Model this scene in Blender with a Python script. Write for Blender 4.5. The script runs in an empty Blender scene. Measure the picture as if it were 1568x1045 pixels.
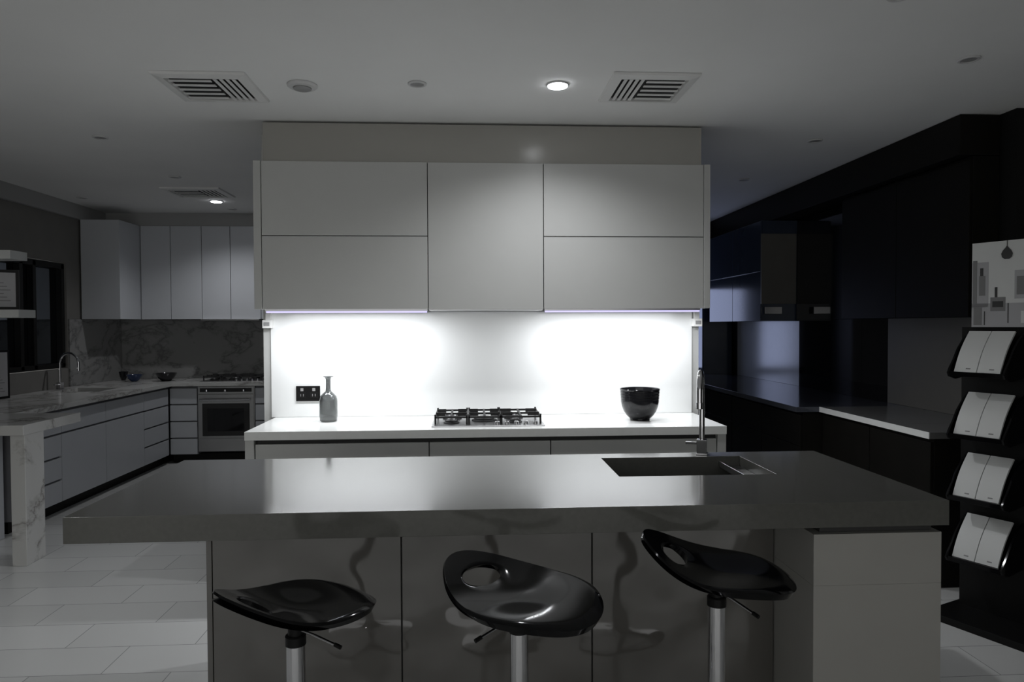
import bpy, bmesh, math, random
from mathutils import Vector, Matrix
random.seed(3)
sc = bpy.context.scene
sc.view_settings.view_transform = 'Standard'
sc.view_settings.look = 'None'

# ------------------------------------------------------------ materials
def new_mat(name):
    m = bpy.data.materials.new(name); m.use_nodes = True
    nt = m.node_tree
    return m, nt, nt.nodes['Principled BSDF']

def mat(name, col, rough=0.5, metal=0.0, spec=0.5, coat=0.0, emit=None, es=0.0, var=0.04, nscale=6.0, trans=0.0, ior=1.45, wavy=0.0):
    m, nt, p = new_mat(name)
    n = nt.nodes; l = nt.links
    tc = n.new('ShaderNodeTexCoord')
    nz = n.new('ShaderNodeTexNoise'); nz.inputs['Scale'].default_value = nscale; nz.inputs['Detail'].default_value = 4
    l.new(tc.outputs['Object'], nz.inputs['Vector'])
    cr = n.new('ShaderNodeValToRGB')
    cr.color_ramp.elements[0].position = 0.3; cr.color_ramp.elements[1].position = 0.7
    cr.color_ramp.elements[0].color = [c*(1-var) for c in col]+[1]
    cr.color_ramp.elements[1].color = [min(1, c*(1+var)) for c in col]+[1]
    l.new(nz.outputs['Fac'], cr.inputs['Fac'])
    l.new(cr.outputs['Color'], p.inputs['Base Color'])
    p.inputs['Roughness'].default_value = rough
    p.inputs['Metallic'].default_value = metal
    p.inputs['Specular IOR Level'].default_value = spec
    p.inputs['Coat Weight'].default_value = coat
    p.inputs['Coat Roughness'].default_value = 0.03
    p.inputs['Transmission Weight'].default_value = trans
    p.inputs['IOR'].default_value = ior
    if emit:
        p.inputs['Emission Color'].default_value = list(emit)+[1]
        p.inputs['Emission Strength'].default_value = es
    if wavy > 0:
        n2 = n.new('ShaderNodeTexNoise'); n2.inputs['Scale'].default_value = 4.0; n2.inputs['Detail'].default_value = 1
        l.new(tc.outputs['Object'], n2.inputs['Vector'])
        b = n.new('ShaderNodeBump'); b.inputs['Strength'].default_value = 1.0; b.inputs['Distance'].default_value = wavy
        l.new(n2.outputs['Fac'], b.inputs['Height']); l.new(b.outputs['Normal'], p.inputs['Normal']); l.new(b.outputs['Normal'], p.inputs['Coat Normal'])
    return m

def marble_mat(name, base, vein, scale=1.6, width=0.05):
    m, nt, p = new_mat(name); n = nt.nodes; l = nt.links
    tc = n.new('ShaderNodeTexCoord')
    mp = n.new('ShaderNodeMapping'); mp.inputs['Rotation'].default_value = (0.5, 0.4, 0.6); mp.inputs['Scale'].default_value = (1.0, 1.0, 1.7)
    l.new(tc.outputs['Object'], mp.inputs['Vector'])
    nz = n.new('ShaderNodeTexNoise'); nz.inputs['Scale'].default_value = scale; nz.inputs['Detail'].default_value = 8
    nz.inputs['Distortion'].default_value = 0.35; nz.inputs['Roughness'].default_value = 0.6
    l.new(mp.outputs['Vector'], nz.inputs['Vector'])
    s = n.new('ShaderNodeMath'); s.operation = 'SUBTRACT'; s.inputs[1].default_value = 0.5
    a = n.new('ShaderNodeMath'); a.operation = 'ABSOLUTE'
    l.new(nz.outputs['Fac'], s.inputs[0]); l.new(s.outputs[0], a.inputs[0])
    cr = n.new('ShaderNodeValToRGB')
    mid=[0.45*vein[i]+0.55*base[i] for i in range(3)]
    cr.color_ramp.elements[0].position = 0.0; cr.color_ramp.elements[0].color = list(vein)+[1]
    cr.color_ramp.elements[1].position = width; cr.color_ramp.elements[1].color = list(base)+[1]
    e = cr.color_ramp.elements.new(width*0.25); e.color = mid+[1]
    l.new(a.outputs[0], cr.inputs['Fac']); l.new(cr.outputs['Color'], p.inputs['Base Color'])
    p.inputs['Roughness'].default_value = 0.2
    return m

def tile_mat():
    m, nt, p = new_mat('floor_tiles'); n = nt.nodes; l = nt.links
    tc = n.new('ShaderNodeTexCoord')
    mp = n.new('ShaderNodeMapping'); mp.inputs['Location'].default_value = (0.12, 0.09, 0)
    l.new(tc.outputs['Object'], mp.inputs['Vector'])
    b = n.new('ShaderNodeTexBrick'); b.inputs['Scale'].default_value = 1.0
    b.inputs['Brick Width'].default_value = 0.60; b.inputs['Row Height'].default_value = 0.27
    b.inputs['Mortar Size'].default_value = 0.0022; b.inputs['Mortar Smooth'].default_value = 0.2
    b.inputs['Color1'].default_value = (0.55, 0.555, 0.545, 1); b.inputs['Color2'].default_value = (0.62, 0.625, 0.615, 1)
    b.inputs['Mortar'].default_value = (0.28, 0.28, 0.28, 1)
    l.new(mp.outputs['Vector'], b.inputs['Vector'])
    l.new(b.outputs['Color'], p.inputs['Base Color'])
    p.inputs['Roughness'].default_value = 0.22
    bp = n.new('ShaderNodeBump'); bp.inputs['Strength'].default_value = 0.3; bp.inputs['Distance'].default_value = 0.002; bp.invert = True
    l.new(b.outputs['Fac'], bp.inputs['Height']); l.new(bp.outputs['Normal'], p.inputs['Normal'])
    return m

M = {}
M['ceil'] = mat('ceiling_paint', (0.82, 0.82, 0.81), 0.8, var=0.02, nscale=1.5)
M['ceil_trim'] = mat('bulkhead_paint_darkened', (0.33, 0.33, 0.325), 0.8, var=0.02, nscale=1.5)  # ceiling tone darkened to offset the light upright faces catch
M['wall'] = mat('wall_paint', (0.50, 0.49, 0.47), 0.8, var=0.03)
M['wall_dark'] = mat('wall_paint_taupe', (0.17, 0.165, 0.155), 0.7)
M['wall_black'] = mat('wall_black', (0.008, 0.008, 0.008), 0.6, spec=0.3)
M['floor'] = tile_mat()
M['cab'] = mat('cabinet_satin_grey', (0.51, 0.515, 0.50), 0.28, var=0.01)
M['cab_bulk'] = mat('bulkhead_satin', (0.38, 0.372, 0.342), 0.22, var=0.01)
M['cab_white'] = mat('cabinet_white_gloss', (0.49, 0.505, 0.53), 0.3, var=0.01)
M['gap'] = mat('shadow_gap', (0.05, 0.05, 0.05), 0.6)
M['gapgrey'] = mat('handle_rail_grey', (0.16, 0.16, 0.17), 0.5)
M['splash'] = mat('glass_splashback_white', (0.84, 0.85, 0.84), 0.22, var=0.005)
M['wtop'] = mat('stone_top_white', (0.78, 0.79, 0.77), 0.18, var=0.02, nscale=30)
M['greytop'] = mat('stone_top_grey', (0.15, 0.15, 0.15), 0.2, var=0.02, nscale=30)
M['islandtop'] = mat('stone_top_charcoal', (0.108, 0.108, 0.100), 0.12, spec=0.55, var=0.05, nscale=60)
M['ipanel'] = mat('island_gloss_panel', (0.105, 0.10, 0.092), 0.06, spec=0.8, coat=1.0, var=0.04, wavy=0.016)
M['iblock'] = mat('island_end_panel', (0.36, 0.355, 0.333), 0.5, var=0.02)
M['steel'] = mat('brushed_steel', (0.55, 0.55, 0.56), 0.28, metal=1.0)
M['steel_dark'] = mat('sink_steel', (0.32, 0.32, 0.32), 0.32, metal=1.0)
M['steel_oven'] = mat('oven_steel', (0.40, 0.40, 0.40), 0.3, metal=1.0)
M['chrome'] = mat('chrome', (0.66, 0.66, 0.68), 0.07, metal=1.0)
M['black_gloss'] = mat('black_gloss_plastic', (0.003, 0.003, 0.0035), 0.09, spec=0.22)
M['black_plastic'] = mat('black_plastic', (0.008, 0.008, 0.008), 0.4, spec=0.2)
M['iron'] = mat('cast_iron', (0.02, 0.02, 0.02), 0.5)
M['blackcab'] = mat('black_cabinet', (0.0085, 0.0078, 0.0066), 0.45, var=0.1, spec=0.15)
M['bluelit_cab'] = mat('dark_gloss_cabinet_bluelit', (0.040, 0.052, 0.078), 0.15)  # blue window light tinted into the dark cabinet colour
M['greypanel'] = mat('grey_splash', (0.135, 0.130, 0.118), 0.4)
M['brightsplash'] = mat('mirror_grey_splash', (0.44, 0.46, 0.49), 0.20, spec=0.8)
M['darktop'] = mat('dark_stone_top_bluelit', (0.06, 0.065, 0.08), 0.12)  # blue reflections mixed into the worktop's base colour
M['darkglass'] = mat('dark_glass', (0.008, 0.008, 0.009), 0.05)
M['mirrorglass'] = mat('dark_mirror_glass', (0.20, 0.22, 0.25), 0.04, metal=1.0)
M['led'] = mat('led_diffuser', (0.3, 0.3, 0.4), 0.5, emit=(0.62, 0.57, 1.0), es=1.15)
M['lamp'] = mat('lamp_lens', (1, 1, 1), 0.5, emit=(0.93, 0.95, 1.0), es=25)
M['trim'] = mat('downlight_trim', (0.6, 0.6, 0.6), 0.4)
M['trim_in'] = mat('downlight_inner', (0.30, 0.30, 0.30), 0.4)
M['vent'] = mat('vent_metal', (0.72, 0.72, 0.71), 0.45)
M['ventdark'] = mat('vent_dark', (0.02, 0.02, 0.02), 0.8)
M['marble'] = marble_mat('white_marble', (0.54, 0.54, 0.525), (0.24, 0.23, 0.215), 1.6, 0.05)
M['marble_d'] = marble_mat('grey_marble', (0.27, 0.27, 0.265), (0.13, 0.13, 0.13), 1.7, 0.05)
M['paper'] = mat('paper_white', (0.58, 0.59, 0.58), 0.5, var=0.01)
M['print_grey'] = mat('print_grey', (0.18, 0.18, 0.18), 0.5)
M['print_lgrey'] = mat('print_light_grey', (0.36, 0.36, 0.37), 0.5)
M['print_dark'] = mat('print_dark', (0.04, 0.04, 0.04), 0.5)
M['smoke'] = mat('smoked_glass', (0.38, 0.39, 0.39), 0.04, trans=0.92, var=0.0)
M['blueceramic'] = mat('blue_ceramic', (0.03, 0.05, 0.12), 0.15)
M['window'] = mat('frosted_window', (0.3, 0.35, 0.5), 0.4, emit=(0.56, 0.65, 1.0), es=2.0, var=0.2, nscale=14)
M['ceramic'] = mat('black_ceramic', (0.012, 0.012, 0.014), 0.12)
M['socket_w'] = mat('white_plastic', (0.8, 0.8, 0.78), 0.4)

# ------------------------------------------------------------ mesh builder
class B:
    def __init__(s, name):
        s.name = name; s.bm = bmesh.new(); s.mats = []
    def mi(s, key):
        if key not in s.mats: s.mats.append(key)
        return s.mats.index(key)
    def box(s, x0, x1, y0, y1, z0, z1, key):
        i = s.mi(key)
        v = [s.bm.verts.new(c) for c in ((x0,y0,z0),(x1,y0,z0),(x1,y1,z0),(x0,y1,z0),(x0,y0,z1),(x1,y0,z1),(x1,y1,z1),(x0,y1,z1))]
        for f in ((3,2,1,0),(4,5,6,7),(0,1,5,4),(1,2,6,5),(2,3,7,6),(3,0,4,7)):
            fc = s.bm.faces.new([v[k] for k in f]); fc.material_index = i
        return v
    def obox(s, c, size, rot, key):
        v = s.box(-size[0]/2, size[0]/2, -size[1]/2, size[1]/2, -size[2]/2, size[2]/2, key)
        mtx = Matrix.Translation(c) @ rot.to_4x4()
        for q in v: q.co = mtx @ q.co
    def lathe(s, prof, key, c=(0,0,0), seg=40, cap0=True, cap1=True):
        i = s.mi(key); rings = []
        for r, z in prof:
            rings.append([s.bm.verts.new((c[0]+r*math.cos(2*math.pi*k/seg), c[1]+r*math.sin(2*math.pi*k/seg), c[2]+z)) for k in range(seg)])
        for a, b in zip(rings, rings[1:]):
            for k in range(seg):
                f = s.bm.faces.new((a[k], a[(k+1)%seg], b[(k+1)%seg], b[k])); f.material_index = i
        if cap0: f = s.bm.faces.new(list(reversed(rings[0]))); f.material_index = i
        if cap1: f = s.bm.faces.new(rings[-1]); f.material_index = i
    def tube(s, pts, r, key, seg=14):
        i = s.mi(key); pts = [Vector(p) for p in pts]; rings = []
        for k, p in enumerate(pts):
            t = (pts[min(k+1, len(pts)-1)] - pts[max(k-1, 0)]).normalized()
            if k == 0:
                nrm = t.orthogonal().normalized()
            else:
                nrm = (nrm - t*nrm.dot(t)).normalized()
            bn = t.cross(nrm)
            rr = r[k] if isinstance(r, (list, tuple)) else r
            rings.append([s.bm.verts.new(p + rr*(nrm*math.cos(2*math.pi*j/seg)+bn*math.sin(2*math.pi*j/seg))) for j in range(seg)])
        for a, b in zip(rings, rings[1:]):
            for j in range(seg):
                f = s.bm.faces.new((a[j], a[(j+1)%seg], b[(j+1)%seg], b[j])); f.material_index = i
        f = s.bm.faces.new(list(reversed(rings[0]))); f.material_index = i
        f = s.bm.faces.new(rings[-1]); f.material_index = i
    def slab_hole(s, X, Y, z0, z1, key):
        i = s.mi(key)
        g = {}
        for zi, z in enumerate((z0, z1)):
            for a, x in enumerate(X):
                for b, y in enumerate(Y):
                    g[(a,b,zi)] = s.bm.verts.new((x,y,z))
        def F(l):
            f = s.bm.faces.new([g[k] for k in l]); f.material_index = i
        for a in range(3):
            for b in range(3):
                if a == 1 and b == 1: continue
                F([(a,b,1),(a+1,b,1),(a+1,b+1,1),(a,b+1,1)])
                F([(a,b+1,0),(a+1,b+1,0),(a+1,b,0),(a,b,0)])
        for a in range(3):
            F([(a,0,0),(a+1,0,0),(a+1,0,1),(a,0,1)])
            F([(a+1,3,0),(a,3,0),(a,3,1),(a+1,3,1)])
            F([(3,a,0),(3,a+1,0),(3,a+1,1),(3,a,1)])
            F([(0,a+1,0),(0,a,0),(0,a,1),(0,a+1,1)])
        F([(2,1,0),(1,1,0),(1,1,1),(2,1,1)])
        F([(1,2,0),(2,2,0),(2,2,1),(1,2,1)])
        F([(1,1,0),(1,2,0),(1,2,1),(1,1,1)])
        F([(2,2,0),(2,1,0),(2,1,1),(2,2,1)])
    def done(s, bevel=0.0, loc=None, rotz=0.0, parent=None, smooth=True, ang=35, mods=None):
        bmesh.ops.recalc_face_normals(s.bm, faces=s.bm.faces)
        me = bpy.data.meshes.new(s.name); s.bm.to_mesh(me); s.bm.free()
        for k in s.mats: me.materials.append(M[k])
        if smooth:
            for p in me.polygons: p.use_smooth = True
            me.set_sharp_from_angle(angle=math.radians(ang))
        o = bpy.data.objects.new(s.name, me); sc.collection.objects.link(o)
        if bevel > 0:
            b = o.modifiers.new('bevel', 'BEVEL'); b.width = bevel; b.segments = 2; b.limit_method = 'ANGLE'; b.angle_limit = math.radians(40); b.harden_normals = True
        if loc: o.location = loc
        o.rotation_euler[2] = rotz
        if parent: o.parent = parent
        return o

def empty(name, loc=(0,0,0), rotz=0):
    e = bpy.data.objects.new(name, None); sc.collection.objects.link(e); e.location = loc; e.rotation_euler[2] = rotz
    e.empty_display_size = 0.1
    return e

CZ = 2.81
# ------------------------------------------------------------ room shell
def simple(name, x0,x1,y0,y1,z0,z1,key, bevel=0.0):
    b = B(name); b.box(x0,x1,y0,y1,z0,z1,key); return b.done(bevel, smooth=False)
simple('floor', -4.3, 6.1, -3.0, 9.3, -0.06, 0.0, 'floor')
simple('ceiling', -4.3, 6.1, -3.0, 9.3, CZ, CZ+0.06, 'ceil')
b = B('wall_left')
b.box(-4.27,-4.15,-3.0,6.1,0,CZ,'wall_dark'); b.box(-4.27,-4.15,7.54,8.77,0,CZ,'wall_dark')
b.box(-4.27,-4.15,6.1,7.54,0,1.09,'wall_dark'); b.box(-4.27,-4.15,6.1,7.54,2.18,CZ,'wall_dark'); b.done(smooth=False)
simple('wall_back_left', -4.15, 1.7, 8.65, 8.77, 0, CZ, 'wall')
simple('wall_back_right', 1.7, 3.4, 9.15, 9.27, 0, CZ, 'wall_black')
simple('wall_back_return', 1.62, 1.7, 8.77, 9.15, 0, CZ, 'wall')
simple('wall_right', 3.28, 3.4, 4.19, 9.15, 0, CZ, 'wall_black')
simple('wall_right_return', 3.28, 6.1, 4.07, 4.19, 0, CZ, 'wall_black')
simple('shade_wall_right', 6.0, 6.1, -3.0, 4.07, 0, CZ, 'wall_dark')  # unseen dark wall, added to keep the right of the ceiling dim
simple('shade_wall_front', 2.4, 6.0, -1.3, -1.2, 0, CZ, 'wall_dark')  # unseen partition, added to block ambient light on the right side
simple('wall_partition', -1.395, 1.60, 4.862, 5.0, 0, CZ, 'cab')
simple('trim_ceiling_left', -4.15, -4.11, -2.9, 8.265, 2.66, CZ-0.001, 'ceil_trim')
b = B('window_1')
b.box(-4.24,-4.22,6.12,7.52,1.11,2.16,'mirrorglass')
for y in (6.12,6.80,7.0,7.47): b.box(-4.22,-4.16,y,y+0.05,1.11,2.16,'black_plastic')
b.box(-4.22,-4.16,6.12,7.52,1.10,1.15,'black_plastic'); b.box(-4.22,-4.16,6.12,7.52,2.11,2.17,'black_plastic')
b.done(0.003)
b = B('window_2')
b.box(2.20,3.12,9.12,9.135,0.95,1.98,'window')
b.box(2.15,2.20,9.09,9.145,0.90,2.03,'black_plastic'); b.box(3.12,3.17,9.09,9.145,0.90,2.03,'black_plastic')
b.box(2.15,3.17,9.09,9.145,1.98,2.03,'black_plastic'); b.box(2.15,3.17,9.09,9.145,0.90,0.95,'black_plastic')
b.done(0.003)

# ------------------------------------------------------------ central upper cabinets
b = B('upper_cabinets')
b.box(-1.342,-1.297,4.49,4.861,1.625,2.55,'cab'); b.box(1.514,1.554,4.49,4.861,1.625,2.55,'cab')
b.box(-1.297,-0.266,4.52,4.861,1.632,2.548,'gap'); b.box(0.474,1.514,4.52,4.861,1.632,2.548,'gap'); b.box(-0.266,0.474,4.52,4.861,1.632,2.548,'gap')
g = 0.0025
for x0,x1 in ((-1.297,-0.264),(0.472,1.514)):
    b.box(x0+g,x1-g,4.50,4.519,1.625,2.085-g,'cab'); b.box(x0+g,x1-g,4.50,4.519,2.085+g,2.55,'cab')
b.box(-0.264+g,0.472-g,4.50,4.519,1.622,2.55,'cab')
b.box(-0.262,0.470,4.53,4.85,1.615,1.632,'steel')
UC = b.done(0.0015)
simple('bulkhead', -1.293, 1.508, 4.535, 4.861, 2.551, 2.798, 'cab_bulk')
for nm,x0,x1 in (('led_strip_left',-1.285,-0.27),('led_strip_right',0.48,1.50)):
    b = B(nm)
    b.box(x0,x1,4.525,4.545,1.612,1.6318,'steel'); b.box(x0+0.005,x1-0.005,4.523,4.56,1.602,1.612,'led')
    o = b.done(parent=UC)
    L = bpy.data.lights.new('led_source','AREA'); L.shape='RECTANGLE'; L.size=x1-x0-0.01; L.size_y=0.03; L.energy=10.5; L.color=(0.95,0.97,1.0)
    lo = bpy.data.objects.new('led_source',L); sc.collection.objects.link(lo); lo.location=((x0+x1)/2,4.560,1.599)
    lo.rotation_euler=(math.radians(2),0,0); lo.parent=UC

simple('splashback', -1.343, 1.548, 4.850, 4.861, 0.901, 1.612, 'splash')
for x in (-1.352, 1.575):
    b = B('power_adapter')
    b.box(x-0.03,x+0.028,4.79,4.8495,1.505,1.56,'socket_w'); b.box(x-0.018,x+0.018,4.82,4.8495,1.56,1.6245,'socket_w'); b.box(x-0.02,x+0.018,4.786,4.79,1.52,1.545,'trim_in')
    b.done(0.004, parent=UC)
b = B('wall_power_outlet')
b.box(-1.177,-1.018,4.84,4.8495,1.01,1.112,'black_gloss')
for cx in (-1.137,-1.058):
    b.box(cx-0.028,cx+0.028,4.8375,4.84,1.03,1.068,'black_plastic')
    b.box(cx-0.010,cx+0.010,4.8355,4.84,1.078,1.098,'steel')
    for dx in (-0.009,0.009): b.box(cx+dx-0.002,cx+dx+0.002,4.8368,4.8376,1.042,1.058,'steel')
b.done(0.0015)

# ------------------------------------------------------------ central base cabinets
b = B('base_cabinets')
b.box(-1.32,1.555,4.19,4.849,0.85,0.90,'wtop')
b.box(-1.32,-1.268,4.20,4.849,0.0,0.85,'cab'); b.box(1.503,1.555,4.20,4.849,0.0,0.85,'cab')
b.box(-1.268,1.503,4.245,4.849,0.0,0.85,'gap')
xs = (-1.266,-0.247,0.481,1.501)
for x0,x1 in zip(xs,xs[1:]):
    b.box(x0+0.003,x1-0.003,4.212,4.234,0.52,0.822,'cab'); b.box(x0+0.003,x1-0.003,4.212,4.234,0.10,0.515,'cab')
b.done(0.0015)

# ------------------------------------------------------------ cooktop
def cooktop(name, x0,x1,y0,y1,z):
    b = B(name); w=x1-x0; d=y1-y0
    b.box(x0,x1,y0,y1,z+0.0005,z+0.008,'steel')
    pos=[(0.17,0.28,0.04),(0.17,0.74,0.05),(0.47,0.52,0.065),(0.75,0.74,0.05),(0.75,0.30,0.035)]
    for px,py,r in pos:
        cx=x0+px*w; cy=y0+py*d
        b.lathe([(r*1.25,0.008),(r*1.25,0.014),(r,0.016),(r,0.026),(r*0.9,0.031)],'iron',(cx,cy,z),24)
        b.lathe([(r*0.6,0.031),(r*0.55,0.037)],'steel',(cx,cy,z),20)
    for gx0,gx1 in ((0.03,0.31),(0.33,0.61),(0.62,0.97)):
        ax0=x0+gx0*w; ax1=x0+gx1*w; ay0=y0+0.16*d; ay1=y0+0.95*d; t=0.006
        for yy in (ay0,(ay0+ay1)/2,ay1): b.box(ax0,ax1,yy-t,yy+t,z+0.045,z+0.057,'iron')
        for xx in (ax0,ax1): b.box(xx-t,xx+t,ay0-t,ay1+t,z+0.0455,z+0.0565,'iron')
        mx=(ax0+ax1)/2
        b.box(mx-t,mx+t,ay0,ay1,z+0.046,z+0.059,'iron')
        for yy in (ay0+0.25*(ay1-ay0), ay0+0.75*(ay1-ay0)):
            b.box(ax0,ax0+0.3*(ax1-ax0),yy-t*.8,yy+t*.8,z+0.047,z+0.070,'iron'); b.box(ax1-0.3*(ax1-ax0),ax1,yy-t*.8,yy+t*.8,z+0.047,z+0.070,'iron')
        for xx in (ax0,ax1):
            for yy in (ay0,ay1): b.box(xx-t,xx+t,yy-t,yy+t,z+0.008,z+0.068,'iron')
    for k in range(5):
        b.lathe([(0.016,0.008),(0.015,0.026),(0.012,0.030)],'steel',(x0+(0.58+0.085*k)*w,y0+0.075*d,z),20)
    return b.done(0.001)
cooktop('gas_cooktop',-0.237,0.455,4.285,4.74,0.90)

# ------------------------------------------------------------ bottle + bowl
b = B('glass_bottle_vase')
prof=[(0.045,0.0),(0.056,0.006),(0.058,0.03),(0.058,0.135),(0.052,0.162),(0.034,0.182),(0.018,0.195),(0.0155,0.215),(0.0155,0.272),(0.020,0.284),(0.033,0.289),(0.033,0.292),
      (0.018,0.287),(0.0125,0.272),(0.0125,0.212),(0.016,0.196),(0.030,0.179),(0.048,0.159),(0.054,0.133),(0.054,0.03),(0.050,0.012),(0.01,0.010)]
b.lathe(prof,'smoke',(0,0,0),48); b.done(loc=(-0.918,4.62,0.901),ang=60)
b = B('ceramic_bowl')
prof=[(0.060,0.0),(0.066,0.004),(0.065,0.010),(0.088,0.030),(0.106,0.058),(0.117,0.090),(0.1225,0.120)]
z=0.120
for k in range(4):
    prof += [(0.1228+0.0014*k,z+0.012),(0.1205+0.0014*k,z+0.0135),(0.1205+0.0014*k,z+0.0160),(0.1238+0.0014*k,z+0.0175)]; z+=0.018
prof += [(0.130,0.200),(0.128,0.203),(0.124,0.200),(0.120,0.17),(0.112,0.10),(0.095,0.055),(0.06,0.022),(0.01,0.018)]
b.lathe(prof,'ceramic',(0,0,0),64); b.done(loc=(1.10,4.52,0.901),ang=40)

# ------------------------------------------------------------ island
b = B('kitchen_island')
b.slab_hole((-1.325,0.605,1.26,1.672),(2.36,2.83,3.23,3.337),0.812,0.90,'islandtop')
b.box(-0.974,1.196,2.722,3.30,0.0,0.60,'gap')
b.box(-0.974,0.58,2.722,3.30,0.60,0.811,'gap'); b.box(0.58,1.196,2.722,2.80,0.60,0.811,'gap'); b.box(0.58,1.196,3.25,3.30,0.60,0.811,'gap')
xs=(-0.976,-0.267,0.469,1.194)
for x0,x1 in zip(xs,xs[1:]): b.box(x0+0.0025,x1-0.0025,2.70,2.721,0.01,0.811,'ipanel')
b.box(-0.996,-0.976,2.699,3.302,0.0,0.811,'ipanel')
b.box(1.197,1.662,2.385,3.30,0.0,0.60,'iblock')
b.box(1.197,1.662,2.385,2.80,0.60,0.782,'iblock'); b.box(1.285,1.662,2.80,3.30,0.60,0.782,'iblock')
b.box(1.23,1.640,2.41,2.80,0.782,0.811,'gap'); b.box(1.285,1.640,2.80,3.28,0.782,0.811,'gap')
b.done(0.0015)
b = B('kitchen_sink')
b.box(0.600,1.265,2.825,3.235,0.640,0.646,'steel_dark')
b.box(0.5985,0.6035,2.825,3.235,0.646,0.8115,'steel_dark'); b.box(1.2615,1.2665,2.825,3.235,0.646,0.8115,'steel_dark')
b.box(0.6035,1.2615,2.8235,2.8285,0.646,0.8115,'steel_dark'); b.box(0.6035,1.2615,3.2315,3.2365,0.646,0.8115,'steel_dark')
b.lathe([(0.045,0.646),(0.045,0.649),(0.035,0.650),(0.03,0.647)],'chrome',(0.93,3.03,0),28)
b.box(1.16,1.258,2.835,3.225,0.850,0.854,'steel_dark'); b.box(1.158,1.163,2.835,3.225,0.854,0.880,'steel')
b.done(0.001)

def gooseneck(name, loc, rotz, h, reach, r, sc_=1.0):
    b = B(name)
    b.box(-0.026,0.026,-0.026,0.026,0,0.008,'chrome')
    b.box(-0.023,0.023,-0.023,0.023,0.008,0.072,'chrome')
    b.box(-0.075,-0.023,-0.009,0.009,0.046,0.058,'chrome')
    R=reach/2; pts=[(0,0,0.06),(0,0,h*0.4),(0,0,h-R)]
    for k in range(1,17):
        a=math.pi*k/16; pts.append((0,-R+R*math.cos(a),h-R+R*math.sin(a)))
    pts.append((0,-reach,h-R-0.05))
    b.tube(pts,r,'chrome'); b.lathe([(r*1.25,h-R-0.075),(r*1.25,h-R-0.045)],'chrome',(0,-reach,0),16)
    return b.done(0.0015,loc=loc,rotz=rotz)
gooseneck('kitchen_tap',(1.098,3.285,0.901),math.radians(-22),0.395,0.17,0.0135)

# ------------------------------------------------------------ bar stools
def stool(loc, seat_z, rot, lever, tiltx=0.0, tilty=0.0, off=0.02, s=1.0, rise=1.65):
    e = empty('bar_stool',loc,0)
    b = B('column')
    b.lathe([(0.205,0.0),(0.205,0.006),(0.19,0.012),(0.12,0.022),(0.06,0.036),(0.036,0.06),(0.030,0.08),(0.030,0.085)],'chrome',(0,0,0),56)
    b.lathe([(0.0255,0.086),(0.0255,seat_z-0.10)],'chrome',(0,0,0),36)
    b.lathe([(0.0285,seat_z-0.10),(0.0285,seat_z-0.075),(0.0255,seat_z-0.072)],'black_plastic',(0,0,0),36)
    b.lathe([(0.021,seat_z-0.072),(0.021,seat_z-0.045),(0.034,seat_z-0.035),(0.07,seat_z-0.016)],'black_plastic',(0,0,0),36)
    b.tube([(0.015*math.cos(lever),0.015*math.sin(lever),seat_z-0.058),(0.06*math.cos(lever),0.06*math.sin(lever),seat_z-0.064),(0.13*math.cos(lever),0.13*math.sin(lever),seat_z-0.080)],0.004,'chrome',10)
    b.tube([(0.13*math.cos(lever),0.13*math.sin(lever),seat_z-0.080),(0.15*math.cos(lever),0.15*math.sin(lever),seat_z-0.085)],0.006,'black_plastic',10)
    b.done(parent=e,ang=40)
    bm = bmesh.new(); N=64; R=14
    hc=(-0.125,0.0)
    def H(x,y):
        z=0.0
        if x<0.02: z+=rise*(0.02-x)**2
        if x<-0.15: z-=1.2*(-0.15-x)**2
        if x>0.10: z-=1.2*(x-0.10)**2
        z+=0.22*y*y
        z+= -0.010*math.exp(-((x-0.03)**2+y*y)/0.012)
        return z
    ring=[[None]*N for _ in range(R+1)]
    for k in range(N):
        t=2*math.pi*k/N
        hx=hc[0]+0.037*math.cos(t); hy=hc[1]+0.072*math.sin(t)
        c=math.cos(t); s_=math.sin(t)
        ox=0.230*c; wy=0.182+0.026*c-0.012*math.cos(2*t)
        oy=wy*(abs(s_)**0.95)*(1 if s_>=0 else -1)
        for j in range(R+1):
            f=(j/R)
            x=(1-f)*hx+f*ox; y=(1-f)*hy+f*oy
            z=H(x,y)
            if j==0: z-=0.004
            if j==R: z-=0.008
            ring[j][k]=bm.verts.new((x*s,y*s,z))
    for j in range(R):
        for k in range(N):
            bm.faces.new((ring[j][k],ring[j+1][k],ring[j+1][(k+1)%N],ring[j][(k+1)%N]))
    bmesh.ops.recalc_face_normals(bm,faces=bm.faces)
    if sum(f.normal.z for f in bm.faces)<0: bmesh.ops.reverse_faces(bm,faces=bm.faces)
    me=bpy.data.meshes.new('seat'); bm.to_mesh(me); bm.free(); me.materials.append(M['black_gloss'])
    for p in me.polygons: p.use_smooth=True
    o=bpy.data.objects.new('seat',me); sc.collection.objects.link(o); o.parent=e
    so=o.modifiers.new('solid','SOLIDIFY'); so.thickness=0.022; so.offset=-1
    bv=o.modifiers.new('bev','BEVEL'); bv.width=0.007; bv.segments=3; bv.limit_method='ANGLE'; bv.angle_limit=math.radians(50)
    ss=o.modifiers.new('sub','SUBSURF'); ss.levels=1; ss.render_levels=2
    o.location=(off*math.cos(rot),off*math.sin(rot),seat_z+0.010); o.rotation_euler=(tiltx,tilty,rot)
    return e
stool((-0.490,1.98,0),0.732,math.radians(42),math.radians(-25),off=0.005,s=0.98)
stool((0.132,1.95,0),0.762,math.radians(-40),math.radians(215),off=0.0,s=1.05,rise=1.25)
stool((0.735,2.06,0),0.776,math.radians(-22),math.radians(-60),off=0.0,s=0.97,rise=1.7)

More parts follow.
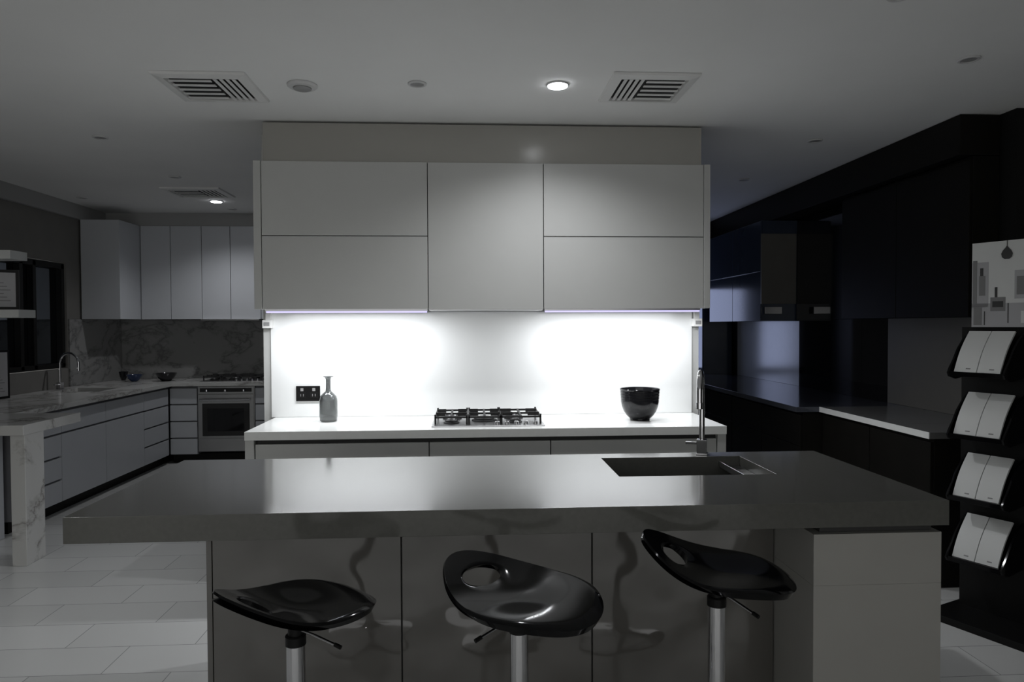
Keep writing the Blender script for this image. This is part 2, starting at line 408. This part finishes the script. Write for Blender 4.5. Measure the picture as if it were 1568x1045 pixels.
# ------------------------------------------------------------ ceiling fittings
def downlight(x,y,r=0.05,on=False,speaker=False,power=20,spot=110):
    b=B('smoke_detector' if speaker else 'recessed_downlight')
    z=CZ
    if speaker:
        b.lathe([(r,-0.001),(r,-0.008),(r*0.9,-0.016),(r*0.75,-0.018)],'trim',(x,y,z),40); b.lathe([(r*0.6,-0.0185),(r*0.6,-0.024),(r*0.5,-0.028)],'trim_in',(x,y,z),32)
    else:
        b.lathe([(r,-0.001),(r,-0.006),(r*0.93,-0.009),(r*0.74,-0.009),(r*0.70,-0.004)],'trim',(x,y,z),40)
        b.lathe([(r*0.9,-0.009),(r*0.86,-0.013)] if on else [(r*0.72,-0.0035),(r*0.70,-0.0055)],'lamp' if on else 'trim_in',(x,y,z),32)
    o=b.done()
    if on:
        L=bpy.data.lights.new('spot_source','SPOT'); L.energy=power; L.spot_size=math.radians(spot); L.spot_blend=0.8; L.shadow_soft_size=0.04; L.color=(0.96,0.97,1.0)
        lo=bpy.data.objects.new('spot_source',L); sc.collection.objects.link(lo); lo.location=(x,y,CZ-0.03); lo.parent=o
    return o
downlight(0.476,3.79,0.06,True,power=50,spot=145)
downlight(-2.60,7.46,0.06,True,power=36,spot=140)
downlight(-0.888,3.86,0.08,speaker=True)
for x,y in ((-0.274,3.81),(2.434,3.33),(-2.50,4.98),(2.427,4.85),(-2.53,6.27),(2.44,6.18),(-3.85,7.3),(1.69,2.70),(-2.6,7.95)): downlight(x,y,0.05)
downlight(-2.3,2.1,0.055,True,power=40,spot=120)  # out-of-view lamp added to brighten the left floor

def vent(x0,x1,y0,y1,flip):
    b=B('ceiling_air_vent'); z=CZ; w=0.05
    i=b.mi('vent')
    def ringv(o,zz): return [b.bm.verts.new(c) for c in ((x0+o,y0+o,zz),(x1-o,y0+o,zz),(x1-o,y1-o,zz),(x0+o,y1-o,zz))]
    rs=[ringv(0,z-0.001),ringv(0.004,z-0.014),ringv(w,z-0.022),ringv(w+0.006,z-0.004)]
    for a,c in zip(rs,rs[1:]):
        for k in range(4):
            f=b.bm.faces.new((a[k],a[(k+1)%4],c[(k+1)%4],c[k])); f.material_index=i
    b.box(x0+w,x1-w,y0+w,y1-w,z-0.003,z-0.001,'ventdark')
    ix0=x0+w+0.01; ix1=x1-w-0.01; iy0=y0+w+0.01; iy1=y1-w-0.01
    split = ix0+(ix1-ix0)*(0.64 if not flip else 0.36)
    n=5
    for k in range(n):
        yy=iy0+(iy1-iy0)*(k+0.5)/n
        ax0,ax1=(ix0,split-0.01) if not flip else (split+0.01,ix1)
        b.box(ax0,ax1,yy-0.013,yy+0.013,z-0.020,z-0.017,'vent')
    bx0,bx1=(split,ix1) if not flip else (ix0,split)
    n=4
    for k in range(n):
        xx=bx0+(bx1-bx0)*(k+0.5)/n
        b.box(xx-0.009,xx+0.009,iy0,iy1,z-0.020,z-0.017,'vent')
    return b.done(smooth=False)
vent(-1.61,-1.135,3.68,4.14,False)
vent(0.74,1.195,3.585,4.04,True)
vent(-2.86,-2.32,6.72,7.20,False)

# ------------------------------------------------------------ back-left kitchen
b=B('left_upper_cabinets')
b.box(-4.13,-3.73,7.78,8.645,1.60,2.66,'cab_white')
b.box(-3.73,-1.45,8.272,8.645,1.60,2.66,'gap')
xs=(-3.725,-3.395,-3.05,-2.73,-2.39,-2.05,-1.70)
for x0,x1 in zip(xs,xs[1:]): b.box(x0+0.003,x1-0.003,8.25,8.27,1.60,2.66,'cab_white')
b.box(-3.05,-2.40,8.20,8.60,1.585,1.60,'steel')
b.done(0.002)
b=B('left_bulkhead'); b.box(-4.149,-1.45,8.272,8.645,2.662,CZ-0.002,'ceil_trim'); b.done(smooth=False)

b=B('marble_splashback'); b.box(-4.13,-1.45,8.630,8.648,0.902,1.598,'marble_d'); b.box(-4.148,-4.132,7.55,8.63,0.902,1.598,'marble_d'); b.done(smooth=False)
b=B('left_base_cabinets')
b.slab_hole((-4.145,-3.98,-3.55,-3.27),(5.26,6.95,7.40,8.628),0.86,0.90,'marble')
b.box(-3.27,-1.45,7.93,8.628,0.86,0.90,'marble')
b.box(-4.13,-3.33,5.30,6.9,0.10,0.858,'gapgrey'); b.box(-4.13,-3.33,7.45,8.62,0.10,0.858,'gapgrey'); b.box(-4.13,-3.33,6.9,7.45,0.10,0.70,'gapgrey'); b.box(-3.345,-3.33,6.9,7.45,0.70,0.858,'gapgrey')
b.box(-4.0,-3.39,5.35,8.6,0.0,0.10,'blackcab')
for y0,y1,n in ((5.30,5.90,4),(5.90,6.60,1),(6.60,7.35,1),(7.35,7.93,4)):
    hs=[0.10+0.745*k/n for k in range(n+1)]
    if n==1: hs=[0.10,0.66,0.845]
    for a,c in zip(hs,hs[1:]): b.box(-3.33,-3.308,y0+0.003,y1-0.003,a+0.004,c-0.012,'cab_white')
b.box(-3.30,-3.012,7.99,8.62,0.10,0.858,'gapgrey'); b.box(-2.388,-1.45,7.99,8.62,0.10,0.858,'gapgrey')
b.box(-3.30,-1.45,8.03,8.60,0.0,0.10,'blackcab')
for x0,x1,n in ((-3.305,-3.014,4),(-2.386,-1.92,4),(-1.92,-1.45,4)):
    for k in range(n):
        a=0.10+0.745*k/n; c=0.10+0.745*(k+1)/n
        b.box(x0+(0.0 if x0<-3 else 0.003),x1-0.003,7.965,7.988,a+0.004,c-0.012,'cab_white')
b.done(0.0015)
b=B('left_kitchen_sink')
b.box(-3.985,-3.545,6.945,7.405,0.72,0.726,'steel_dark')
b.box(-3.985,-3.981,6.945,7.405,0.726,0.859,'steel_dark'); b.box(-3.549,-3.545,6.945,7.405,0.726,0.859,'steel_dark')
b.box(-3.981,-3.549,6.945,6.949,0.726,0.859,'steel_dark'); b.box(-3.981,-3.549,7.401,7.405,0.726,0.859,'steel_dark')
b.done()
gooseneck('kitchen_tap',(-4.04,7.2,0.901),math.radians(80),0.36,0.20,0.011)
b=B('wall_oven')
b.box(-3.008,-2.392,7.975,8.55,0.13,0.855,'steel_oven')
b.box(-3.000,-2.400,7.958,7.975,0.775,0.852,'steel_oven')
b.box(-3.000,-2.400,7.958,7.975,0.285,0.765,'steel_oven')
b.box(-2.955,-2.445,7.953,7.959,0.305,0.665,'iron')
b.box(-2.900,-2.500,7.951,7.954,0.36,0.61,'darkglass')
b.box(-3.000,-2.400,7.958,7.975,0.135,0.275,'steel_oven')
for k in range(3): b.lathe([(0.017,0),(0.015,0.022)],'chrome',(-2.9+0.2*k,7.94,0.80),20)
b.box(-2.98,-2.42,7.9555,7.959,0.792,0.835,'iron')
b.tube([(-2.97,7.915,0.71),(-2.43,7.915,0.71)],0.012,'chrome'); b.box(-2.955,-2.94,7.915,7.96,0.703,0.717,'steel'); b.box(-2.46,-2.445,7.915,7.96,0.703,0.717,'steel')
b.done(0.0015)
cooktop('gas_cooktop',-3.0,-2.32,8.0,8.48,0.90)
for x,y,r,h,k in ((-3.79,8.2,0.085,0.075,'blueceramic'),(-3.44,8.2,0.115,0.09,'ceramic'),(-3.98,8.35,0.05,0.10,'ceramic')):
    b=B('serving_bowl')
    b.lathe([(r*0.4,0),(r*0.45,0.006),(r*0.75,h*0.4),(r,h),(r*0.95,h),(r*0.7,h*0.45),(r*0.2,0.012)],k,(0,0,0),36); b.done(loc=(x,y,0.901),ang=50)

b=B('marble_peninsula')
b.box(-4.08,-2.81,4.60,5.255,0.835,0.90,'marble')
b.box(-2.905,-2.815,4.62,4.82,0.0,0.835,'marble')
b.box(-4.08,-3.35,4.75,5.25,0.0,0.835,'cab_white')
b.done(0.003)
b=B('display_shelf_unit')
b.box(-4.08,-3.10,5.05,5.24,1.585,1.64,'paper'); b.box(-4.08,-3.15,5.05,5.24,1.99,2.05,'paper'); b.box(-4.08,-3.9,5.06,5.23,0.902,2.4,'wall_dark')
b.done(0.002)
def picture(name,x,y,z,w,h,rz):
    b=B(name)
    b.box(-w/2,w/2,-0.008,0.008,0,h,'black_plastic'); b.box(-w/2+0.02,w/2-0.02,-0.0095,-0.008,0.02,h-0.02,'print_lgrey')
    for k in range(6): b.box(-w/2+0.05,w/2-0.05-0.02*(k%3),-0.0100,-0.0095,0.06+k*0.025,0.066+k*0.025,'print_grey')
    return b.done(0.001,loc=(x,y,z),rotz=rz)
picture('framed_certificate',-3.28,5.15,1.642,0.22,0.28,math.radians(20))
picture('framed_certificate',-4.04,6.25,0.902,0.26,0.42,math.radians(75))

# ------------------------------------------------------------ right black kitchen
b=B('black_upper_cabinets')
b.box(3.02,3.275,4.20,9.14,2.56,CZ-0.002,'blackcab')
b.box(3.105,3.275,4.20,5.70,1.56,2.555,'blackcab')
for y0,y1 in ((4.20,4.95),(4.95,5.70)): b.box(3.085,3.103,y0+0.003,y1-0.003,1.56,2.535,'blackcab')
b.done(0.002)
b=B('far_upper_cabinets')
b.box(2.92,3.275,6.90,8.40,1.55,2.555,'bluelit_cab')
b.box(2.90,3.258,6.878,6.898,1.72,2.42,'greypanel')
for y0,y1 in ((6.9,7.65),(7.65,8.4)):
    b.box(2.90,2.918,y0+0.003,y1-0.003,1.55,2.04,'bluelit_cab'); b.box(2.90,2.918,y0+0.003,y1-0.003,2.046,2.55,'bluelit_cab')
b.box(2.93,3.10,6.85,6.877,1.62,1.69,'steel')
b.done(0.002)
b=B('right_splashback')
b.box(3.262,3.277,4.20,5.33,0.901,1.558,'greypanel'); b.box(3.262,3.277,5.332,5.70,0.901,1.558,'darkglass'); b.box(3.262,3.277,5.702,6.82,0.901,1.558,'darkglass'); b.box(3.262,3.277,6.822,8.44,0.901,1.548,'brightsplash')
b.done(smooth=False)
b=B('dark_glass_wall_panel'); b.box(3.262,3.279,5.704,6.876,1.560,2.556,'darkglass'); b.done(smooth=False)
b=B('right_base_cabinets')
b.box(2.60,3.278,4.20,5.10,0.862,0.90,'greytop'); b.box(2.60,3.26,3.84,4.20,0.862,0.90,'greytop'); b.box(2.594,2.60,3.84,5.10,0.862,0.901,'wtop'); b.box(2.64,3.25,3.86,5.10,0.0,0.86,'blackcab')
b.box(2.42,3.278,5.102,8.6,0.862,0.90,'darktop'); b.box(2.48,3.25,5.12,8.58,0.0,0.86,'blackcab')
for y0,y1 in ((3.86,4.48),(4.48,5.10)):
    for z0,z1 in ((0.10,0.47),(0.475,0.84)): b.box(2.62,2.639,y0+0.003,y1-0.003,z0,z1,'blackcab')
for k in range(5):
    y0=5.12+k*0.69
    for z0,z1 in ((0.10,0.34),(0.345,0.60),(0.605,0.84)): b.box(2.46,2.479,y0+0.003,y0+0.687,z0,z1,'blackcab')
b.done(0.002)
b=B('tall_cabinet'); b.box(2.90,3.26,8.62,9.08,0.0,2.555,'bluelit_cab'); b.box(2.885,2.899,8.625,8.85,0.1,2.54,'bluelit_cab'); b.box(2.885,2.899,8.855,9.075,0.1,2.54,'bluelit_cab'); b.done(0.002)

# ------------------------------------------------------------ brochure stand
e=empty('brochure_stand',(2.63,3.40,0),math.radians(-65))
b=B('frame')
b.box(-0.17,0.22,0.03,0.06,0.0,1.50,'black_plastic')
b.box(-0.20,0.26,-0.22,0.14,0.0,0.035,'black_plastic')
tiers=(1.27,0.955,0.64,0.325)
for zb in tiers:
    for xx in (-0.135,0.125):
        prof=[(0.03,zb-0.02),(-0.10,zb-0.035),(-0.155,zb-0.02),(-0.165,zb+0.0),(-0.15,zb+0.025),(-0.12,zb+0.06),(-0.08,zb+0.12),(-0.03,zb+0.17),(0.03,zb+0.21)]
        i=b.mi('black_gloss'); A=[b.bm.verts.new((xx,y,z)) for y,z in prof]; C=[b.bm.verts.new((xx+0.010,y,z)) for y,z in prof]
        n=len(prof)
        for k in range(n):
            f=b.bm.faces.new((A[k],A[(k+1)%n],C[(k+1)%n],C[k])); f.material_index=i
        f=b.bm.faces.new(A); f.material_index=i; f=b.bm.faces.new(list(reversed(C))); f.material_index=i
    b.box(-0.125,0.125,-0.155,0.03,zb-0.018,zb-0.012,'black_gloss')
    b.box(-0.125,0.125,-0.160,-0.154,zb-0.018,zb+0.006,'black_gloss')
b.done(0.001,parent=e)
b=B('brochures')
tilt=math.atan2(0.13,0.20)
for zb in tiers:
    for cx in (-0.060,0.050):
        n=8; i=b.mi('paper'); pa=[];pb=[]
        for k in range(n+1):
            f=k/n; y=-0.140+0.135*f-0.012*math.sin(math.pi*f); z=zb+0.005+0.205*f+0.006*math.sin(math.pi*f)
            pa.append((y,z)); pb.append((y+0.008,z-0.006))
        w=0.053
        P=[[b.bm.verts.new((cx+s*w,y,z)) for (y,z) in q] for q in (pa,pb) for s in (-1,1)]
        for k in range(n):
            for a_,b_ in ((0,1),(1,3),(3,2),(2,0)):
                f=b.bm.faces.new((P[a_][k],P[b_][k],P[b_][k+1],P[a_][k+1])); f.material_index=i
        for k in (0,n):
            f=b.bm.faces.new((P[0][k],P[1][k],P[3][k],P[2][k])); f.material_index=i
        b.obox((cx+0.012,-0.1325,zb+0.022),(0.022,0.0015,0.006),Matrix.Rotation(-tilt,3,'X'),'print_grey')
b.done(parent=e)
# poster: black-and-white kitchen photograph print
b=B('poster')
b.box(-0.11,0.24,0.008,0.016,1.50,1.93,'paper')
def pp(x0,x1,z0,z1,key,l=1): b.box(x0,x1,0.008-0.0008*l,0.0079,z0,z1,key)
pp(-0.11,0.24,1.50,1.62,'print_lgrey',1)
pp(-0.11,-0.03,1.60,1.83,'print_lgrey',1); pp(0.09,0.24,1.64,1.78,'print_lgrey',1)
pp(-0.105,-0.085,1.62,1.84,'print_grey',2); pp(-0.075,-0.045,1.66,1.76,'print_grey',2); pp(-0.07,-0.055,1.76,1.80,'print_dark',3)
pp(-0.02,0.05,1.58,1.65,'print_grey',2); pp(-0.01,0.04,1.60,1.63,'print_dark',3); pp(0.0,0.012,1.65,1.70,'print_dark',2)
pp(0.10,0.16,1.66,1.75,'print_grey',2); pp(0.17,0.23,1.60,1.72,'print_grey',2); pp(0.18,0.22,1.62,1.66,'print_dark',3)
pp(-0.10,-0.06,1.51,1.60,'print_grey',2); pp(-0.05,-0.045,1.51,1.58,'print_dark',2); pp(0.12,0.2,1.52,1.58,'paper',2); pp(0.06,0.065,1.52,1.62,'print_dark',2)
b.tube([(0.055,0.006,1.93),(0.055,0.006,1.89)],0.0015,'print_dark',8)
i=b.mi('print_dark')
pts=[(0.0,1.905)]+[(0.006,1.895),(0.018,1.882),(0.026,1.865),(0.022,1.848),(0.010,1.838),(-0.010,1.838),(-0.022,1.848),(-0.026,1.865),(-0.018,1.882),(-0.006,1.895)]
A=[b.bm.verts.new((0.055+x,0.004,z)) for x,z in pts]; C=[b.bm.verts.new((0.055+x,0.0075,z)) for x,z in pts]
for k in range(len(pts)):
    f=b.bm.faces.new((A[k],A[(k+1)%len(pts)],C[(k+1)%len(pts)],C[k])); f.material_index=i
f=b.bm.faces.new(A); f.material_index=i
f=b.bm.faces.new(list(reversed(C))); f.material_index=i
b.done(parent=e,smooth=False)

# ------------------------------------------------------------ world + camera
w=bpy.data.worlds.new('world'); sc.world=w; w.use_nodes=True
bg=w.node_tree.nodes['Background']; bg.inputs[0].default_value=(0.98,0.98,0.96,1); bg.inputs[1].default_value=0.88

yaw=math.radians(3.4); ph=math.radians(1.3); rl=0.004
fwd=Vector((math.sin(yaw)*math.cos(ph),math.cos(yaw)*math.cos(ph),-math.sin(ph)))
rt=Vector((math.cos(yaw),-math.sin(yaw),0)); up=rt.cross(fwd)
r2=rt*math.cos(rl)-up*math.sin(rl); u2=up*math.cos(rl)+rt*math.sin(rl)
mx=Matrix((r2,u2,-fwd)).transposed().to_4x4(); mx.translation=Vector((0,0,1.52))
cd=bpy.data.cameras.new('camera'); cam=bpy.data.objects.new('camera',cd); sc.collection.objects.link(cam)
cd.sensor_width=36; cd.lens=36*1080/1568; cd.clip_start=0.05; cam.matrix_world=mx
sc.camera=cam
